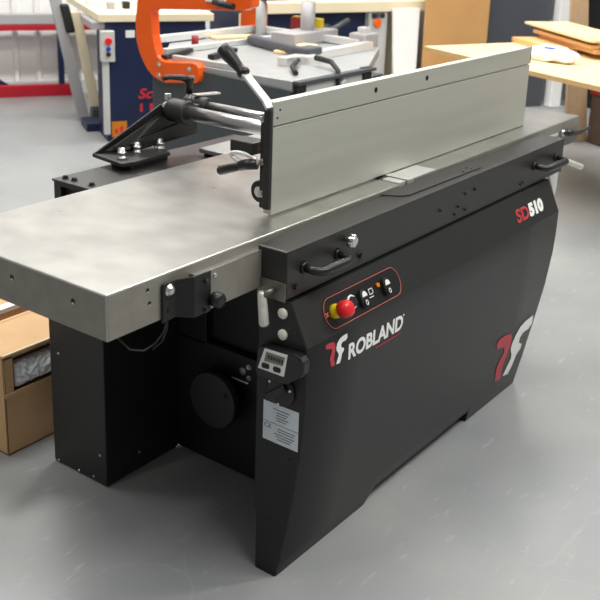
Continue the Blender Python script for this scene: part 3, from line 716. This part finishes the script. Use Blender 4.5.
# two long narrow boards leaning against the saw
def leaning(name, a, b, wdir, wd, th, m, label):
    a = Vector(a); b = Vector(b); d = (b - a).normalized(); wv = Vector(wdir).normalized(); n = d.cross(wv).normalized()
    t = thing(name, a, label, 'board'); L_ = (b - a).length
    MB().obox((a + b) / 2, (d, wv, n), (L_ / 2, wd / 2, th / 2), .004).build('plank', m, t)
    return t, d, wv, n, L_
t_, d_, w_, n_, L_ = leaning('leaning_board', (3.756, 4.41, .012), (3.565, 4.53, 1.15), U, .085, .04, M['greydeck'], 'long grey board leaning on the corner of the navy saw, leftmost of two')
MB().obox(Vector((3.665, 4.455, .79)) - V * .02, (d_, w_, n_), (.11, .034, .018), .016).build('grip_pad', M['rubber'], t_)
leaning('leaning_board', (3.835, 4.362, .113), (3.725, 4.43, .835), U, .075, .035, M['cream'], 'cream coloured board leaning on the corner of the navy saw, right of the grey one')
ow = thing('offcut_block', (3.86, 4.35, 0), 'low dark block on the floor below the cream leaning board', 'block')
MB().obox((3.855, 4.352, .05), (U, V, Z), (.055, .06, .05), .005).build('block_body', M['slate'], ow)
MB().obox((3.855, 4.352, .105), (U, V, Z), (.05, .05, .006), .002).build('block_lid', M['charcoal'], ow)
# ------------------------------------------------------------------ charcoal sliding table saw with orange guard
cs = thing('sliding_saw', (2.45, 1.41, 0), 'charcoal grey sliding table saw with aluminium top and orange c-shaped guard arm', 'woodworking machine')
MB().box((2.45, 1.43, .02), (3.30, 2.34, .80), .006).build('saw_body', M['charcoal'], cs)
MB().box((2.47, 1.45, 0), (3.28, 2.3, .03)).build('saw_plinth', M['rubber'], cs)
MB().prism([(2.449, 1.44, .30), (2.449, 2.33, .30), (2.449, 2.33, .85), (2.449, 1.42, .812)], (.02, 0, 0), .003).build('end_cover', M['charcoal'], cs)
MB().box((2.50, 1.405, .30), (3.15, 1.432, .83), .003).build('side_panel', M['lightgrey'], cs)
MB().box((2.475, 1.395, .02), (2.55, 1.43, .845), .004).build('side_post', M['rubber'], cs)
MB().box((3.05, 1.395, .02), (3.13, 1.43, .86), .004).build('side_post', M['rubber'], cs)
MB().box((2.47, 1.38, .838), (3.15, 1.44, .856), .003).build('side_trim', M['charcoal'], cs)
tb_ = MB().prism([(2.46, 1.42, .80), (3.13, 1.42, .80), (3.80, 1.78, .80), (3.80, 2.70, .80), (2.95, 2.70, .80), (2.46, 2.27, .80)], (0, 0, .058), .004).build('saw_table', M['alutable'], cs)
# frame of aluminium bars on top
def barx(name, p0, p1, h, wd, m, bev=.004):
    p0 = Vector(p0); p1 = Vector(p1); d = (p1 - p0).normalized(); s = d.cross(Z).normalized()
    return MB().obox((p0 + p1) / 2, (d, s, Z), ((p1 - p0).length / 2, wd / 2, h / 2), bev).build(name, m, cs)
barx('frame_bar', (2.80, 2.72, .885), (3.76, 2.69, .885), .04, .05, M['alu_bright'])
barx('frame_bar', (3.74, 2.72, .885), (3.70, 1.85, .885), .04, .05, M['alu_bright'])
barx('frame_bar', (2.60, 2.40, .875), (3.55, 2.38, .875), .03, .04, M['alu_bright'])
barx('frame_bar', (2.49, 1.75, .873), (2.49, 2.22, .873), .03, .03, M['lightgrey'])
barx('crosscut_fence', (2.78, 1.73, .88), (3.70, 1.79, .88), .045, .06, M['alu_bright'])
barx('dark_roller', (3.28, 2.36, .89), (3.10, 1.86, .89), .055, .06, M['slate'], .02)
MB().obox((3.02, 1.74, .915), ((1, 0, 0), (0, 1, 0), Z), (.07, .05, .022), .014).build('clamp_block', M['slate'], cs)
MB().obox((2.96, 1.70, .875), ((1, 0, 0), (0, 1, 0), Z), (.05, .045, .03), .012).build('clamp_body', M['alu_bright'], cs)
MB().tube([(2.93, 1.62, .90), (2.90, 1.50, .895), (2.82, 1.40, .87), (2.80, 1.385, .79)], [.016, .014, .013, .010], 10).build('clamp_lever', M['rubber'], cs)
MB().tube([(2.87, 1.69, .885), (2.70, 1.60, .88), (2.60, 1.50, .87)], .013, 10).build('clamp_lever', M['rubber'], cs)
MB().obox((3.76, 1.87, .89), ((1, 0, 0), (0, 1, 0), Z), (.075, .06, .05), .01).build('end_block', M['greydeck'], cs)
MB().obox((3.76, 1.87, .955), ((1, 0, 0), (0, 1, 0), Z), (.03, .03, .018), .006).build('end_knob', M['lightgrey'], cs)
MB().box((3.40, 2.12, .86), (3.85, 2.30, .93), .006).build('fence_housing', M['greydeck'], cs)
MB().obox((3.30, 2.03, .868), ((.9, .2, 0), (-.2, .9, 0), Z), (.20, .05, .008), .003).build('wood_insert', M['pine'], cs)
MB().obox((3.40, 2.60, .868), ((.9, -.3, 0), (.3, .9, 0), Z), (.14, .03, .008), .003).build('wood_insert', M['pine'], cs)
MB().cyl((2.864, 1.404, .795), (2.864, 1.385, .795), .028, seg=20, bev=.004).build('panel_knob', M['alu_bright'], cs)
for (y, x) in ((2.30, 2.60), (2.15, 2.8)):
    MB().obox((x, y, .875), ((1, .3, 0), (-.3, 1, 0), Z), (.16, .018, .012), .004).build('stop_bar', M['rubber'], cs)
MB().cyl((2.9, 2.45, .86), (2.9, 2.45, .93), .02, seg=14).build('stop_knob', M['crimson'], cs)
# orange guard: thick c-shaped plate plus overhead arm
OUT = [(2.445, 1.38), (2.415, 1.157), (2.432, 1.052), (2.427, .949), (2.405, .885), (2.377, .838), (2.345, .80), (2.311, .774), (2.265, .756), (2.217, .748), (2.0, .776), (1.980, .79), (1.975, .816), (1.982, .855), (2.0, .872), (2.026, .876), (2.216, .858), (2.25, .865), (2.275, .885), (2.292, .93), (2.308, .987), (2.313, 1.10), (2.305, 1.115), (2.248, 1.125), (1.694, 1.165), (1.64, 1.19), (1.63, 1.38)]
og = MB().prism([(2.42, y, z) for y, z in OUT], (.06, 0, 0), .006).build('orange_guard_arm', M['orange'], cs)
for y, z in ((2.259, .853 - .012), (2.26, .784), (2.046, .812 + .03), (2.02, .80)):
    bolt((2.42, y, z), EX, .010, .008, M['zinc'], og)
MB().box((2.41, 1.80, 1.19), (2.42, 1.93, 1.24), .003).build('white_plate', M['whiteboard'], og)
MB().tube([(2.40, 1.86, 1.195), (2.38, 1.80, 1.19), (2.38, 1.72, 1.185)], .016, 10).build('arm_knob', M['rubber'], og)
MB().box((3.30, 2.08, .86), (3.36, 2.32, 1.10), .005).build('orange_column', M['orange'], cs) if False else None
MB().obox((3.75, 2.72, .93), ((1, 0, 0), (0, 1, 0), Z), (.03, .09, .12), .006).build('orange_column', M['orange'], cs)
MB().tube([(3.66, 2.22, .86), (3.66, 2.22, 1.10)], .045, 16).build('hood_post', M['greydeck'], cs)
MB().tube([(3.70, 2.62, .86), (3.70, 2.62, 1.12)], .035, 16).build('hood_post', M['lightgrey'], cs)
MB().obox((3.80, 2.32, .925), ((1, 0, 0), (0, 1, 0), Z), (.02, .11, .062), .005).build('warning_plate', M['yellow'], cs)
MB().obox((3.775, 2.40, .925), ((1, 0, 0), (0, 1, 0), Z), (.006, .035, .055), .002).build('warning_mark', M['crimson'], cs)
MB().obox((3.73, 2.50, 1.125), (Vector((.10, -1, .10)), (1, .1, 0), Vector((0, .1, 1))), (.75, .05, .045), .006).build('overhead_beam', M['charcoal'], cs)
# ------------------------------------------------------------------ second saw at the back
SP = Vector((4.95, 3.24, 0)); U2 = Vector((.90, -.43, 0)).normalized(); V2 = Vector((.43, .90, 0)).normalized()
s2 = thing('edge_bander', SP, 'cream topped navy machine at the back with grey control column and orange button', 'woodworking machine')
def sb(name, s0, s1, z0, z1, d0, d1, m, bev=.005, parent=None):
    c = SP + U2 * (s0 + s1) / 2 + V2 * (d0 + d1) / 2 + Z * (z0 + z1) / 2
    return MB().obox(c, (U2, V2, Z), ((s1 - s0) / 2, (d1 - d0) / 2, (z1 - z0) / 2), bev).build(name, m, parent or s2)
sb('machine_body', -.45, .66, 0, .85, .06, .75, M['navy'])
sb('cream_top', -.42, 1.22, .856, .94, -.02, .85, M['cream'])
cc = sb('control_column', .625, .80, .02, .854, .0, .3, M['lightgrey'])
f2 = -V2
for (s, z, r, m, n) in ((.70, .765, .035, M['orange'], 'orange_button'), (.665, .825, .02, M['rubber'], 'dial'), (.705, .83, .02, M['slate'], 'dial'), (.745, .825, .02, M['rubber'], 'dial')):
    p = SP + U2 * s + Z * z; MB().cyl(p, p + f2 * .02, r, seg=16, bev=.003).build(n, m, cc)
MB().tube([SP + U2 * .15 + Z * .70 - V2 * .02, SP + U2 * .25 + Z * .745 - V2 * .1, SP + U2 * .40 + Z * .80 - V2 * .05], .022, 10).build('black_arm', M['charcoal'], s2)
MB().sphere(SP + U2 * .20 + Z * .72 - V2 * .04, .06).build('motor_head', M['rubber'], s2)
sb('cream_post', -.50, -.38, .02, .855, -.04, .06, M['cream'])
sb('light_column', .95, 1.2, .02, .856, .12, .5, M['cream'])
# white melamine board leaning on it
wbq = [SP + U2 * .815 + Z * .0 - V2 * .16, SP + U2 * 1.005 + Z * .0 - V2 * .16, SP + U2 * 1.075 + Z * .885 - V2 * .055, SP + U2 * .815 + Z * .885 - V2 * .055]
o = MB().prism(wbq, V2 * .02, .002).build('white_board', M['whiteboard']); tag(o, 'white melamine board leaning against the cream machine beside its control column', 'board')
# low carton and offcuts in front of it
k1 = thing('parts_tray', SP + U2 * .72 - V2 * .42, 'low pale tray of wood offcuts on the floor before the white board', 'tray')
cK = SP + U2 * .80 - V2 * .36
MB().obox(cK + Z * .13, (U2, V2, Z), (.30, .14, .13), .006).build('tray_body', M['whiteboard'], k1)
MB().obox(cK + Z * .285 - U2 * .15, (U2 + V2 * .3, V2 - U2 * .3, Z), (.10, .06, .022), .005).build('offcut', M['cardcut'], k1)
MB().obox(cK + Z * .285 + U2 * .15, (U2 - V2 * .2, V2 + U2 * .2, Z), (.10, .07, .022), .005).build('offcut', M['pine'], k1)
MB().obox(cK + Z * .30 - U2 * .24 - V2 * .02, (U2, V2, Z), (.05, .05, .09), .01).build('black_block', M['rubber'], k1)
# ------------------------------------------------------------------ boards standing at the right
RP2 = Vector((6.92, 2.17, 0))
def panel(name, base, dirv, s0, s1, z1, th, m, label, cat='board', z0=0.0, lean=0.0, s0t=None, s1t=None, structure=False):
    d = Vector(dirv).normalized(); n = Vector((-d.y, d.x, 0))
    s0t = s0 if s0t is None else s0t; s1t = s1 if s1t is None else s1t
    q = [base + d * s0 + Z * z0, base + d * s1 + Z * z0, base + d * s1t + Z * z1 + n * lean, base + d * s0t + Z * z1 + n * lean]
    o = MB().prism(q, n * th, .003).build(name, m)
    return struct(o) if structure else tag(o, label, cat)
panel('dark_board', RP2, U, -.56, .165, 1.9, .03, M['slate'], 'tall slate grey board standing upright left of the white post')
panel('hardboard_sheet', Vector((6.86, 2.07, 0)), U, -1.14, -.535, 1.9, .02, M['mdf'], 'large brown hardboard sheet standing upright left of the slate grey board')
po = thing('white_post', RP2 + U * .27, 'white steel post standing right of the slate grey board', 'post')
MB().obox(RP2 + U * .272 - V * .02 + Z * 1.1, (U, V, Z), (.055, .05, 1.1), .006).build('post_shaft', M['whiteboard'], po)
MB().obox(RP2 + U * .27 - V * .02 + Z * .006, (U, V, Z), (.08, .08, .006), .002).build('base_plate', M['greydeck'], po)
wr = MB().obox(RP2 + U * 1.6 + V * .30 + Z * 1.3, (U, V, Z), (2.6, .05, 1.3)).build('wall_right', M['greywall']); struct(wr)
panel('chipboard_panel', Vector((5.84, 1.34, 0)), U, -.005, .195, 1.3, .025, M['tan'], 'narrow tan chipboard panel standing behind the pale worktop sheet', 'board', 0, .0, -.11, .03)
bn = thing('storage_bin', (5.95, .90, 0), 'dark brown bin with a crimson rim under the pale worktop sheet', 'bin')
BC = Vector((5.75, 1.2, 0)) + U * .46 + V * -.06
MB().obox(BC + Z * .19, (U, V, Z), (.29, .2, .19), .01).build('bin_body', M['umber'], bn)
MB().obox(BC + Z * .395, (U, V, Z), (.30, .21, .022), .008).build('bin_rim', M['crimson'], bn)
ck = thing('dark_cabinet', RP2 + U * 1.0, 'black cabinet behind the wooden boards at the right edge', 'cabinet')
MB().obox(RP2 + U * .98 - V * .1 + Z * .9, (U, V, Z), (.42, .2, .9), .006).build('cabinet_body', M['rubber'], ck)
MB().obox(RP2 + U * .98 - V * .305 + Z * .9, (U, V, Z), (.40, .006, .86), .003).build('cabinet_door', M['hole'], ck)
# worktop sheet on trestle legs
P0 = Vector((4.455, 1.845, 0)); E0 = Vector((.90, -.43, 0)).normalized(); E1 = Vector((-.395, -.92, 0)).normalized()
def G(a, b, z): return P0 + E0 * a + E1 * b + Z * z
ws = thing('worktop_sheet', G(.5, 1.2, 0), 'pale plywood worktop sheet holding a stack of wooden boards', 'workbench')
mb = MB(); mb.prism([G(0, 0, .77), G(0, 2.4, .77), G(1.15, 2.4, .77), G(1.15, 0, .77)], (0, 0, .03), .002); mb.build('plywood_top', M['pine'], ws)
mb = MB(); mb.prism([G(-.002, 0, .771), G(-.002, 2.4, .771), G(.001, 2.4, .771), G(.001, 0, .771)], (0, 0, .027)); mb.build('sheet_edge', M['pineedge'], ws)
for a, b in ((.12, 2.2), (1.0, 2.2), (.7, .15)):
    MB().obox(G(a, b, .385), (E0, E1, Z), (.03, .03, .385), .003).build('leg', M['pineedge'], ws)
def plank(a0, b0, a1, b1, wd, z, th, m, label):
    p = G(a0, b0, z + th / 2); q = G(a1, b1, z + th / 2); d = (q - p).normalized(); s = Z.cross(d)
    o = MB().obox((p + q) / 2, (d, s, Z), ((q - p).length / 2, wd / 2, th / 2), .003).build('wooden_board', m)
    tag(o, label, 'wooden board', 'boards stacked on the worktop sheet'); return o
zt = .801
plank(.86, -.02, .72, .52, .20, zt, .034, M['board'], 'lowest golden board of the stack, its end poking out to the left over the sheet')
plank(1.06, .10, .82, .86, .30, zt + .035, .028, M['darkwood'], 'brown board in the stack, second from the bottom')
plank(1.04, .04, .80, .83, .28, zt + .064, .022, M['darkwood'], 'brown board in the middle of the stack')
plank(1.10, .02, .84, .90, .28, zt + .087, .018, M['board'], 'golden board second from the top of the stack')
plank(1.12, -.10, .82, .84, .34, zt + .106, .018, M['pine'], 'topmost pale board of the stack on the worktop sheet')
bag = MB()
b2 = bmesh.new(); bmesh.ops.create_icosphere(b2, subdivisions=4, radius=1)
from mathutils import noise
for v in b2.verts:
    q = v.co.copy(); n = noise.noise(q * 2.3) * .25 + noise.noise(q * 6) * .10
    q *= 1 + n
    q.z = max(q.z, -.55)
    v.co = G(.40, .74, zt + .033) + E1 * q.x * .19 + E0 * q.y * .10 + Z * q.z * .058
for f in b2.faces: f.smooth = False
bag._merge(b2); o = bag.build('plastic_bag', M['plasticbag']); tag(o, 'crumpled white plastic bag lying on the worktop sheet before the board stack', 'plastic bag')
mb = MB(); mb.obox(G(.36, .77, zt + .080), (E1, E0, Z), (.03, .02, .004), .002); mb.build('blue_print', M['blue'], o)
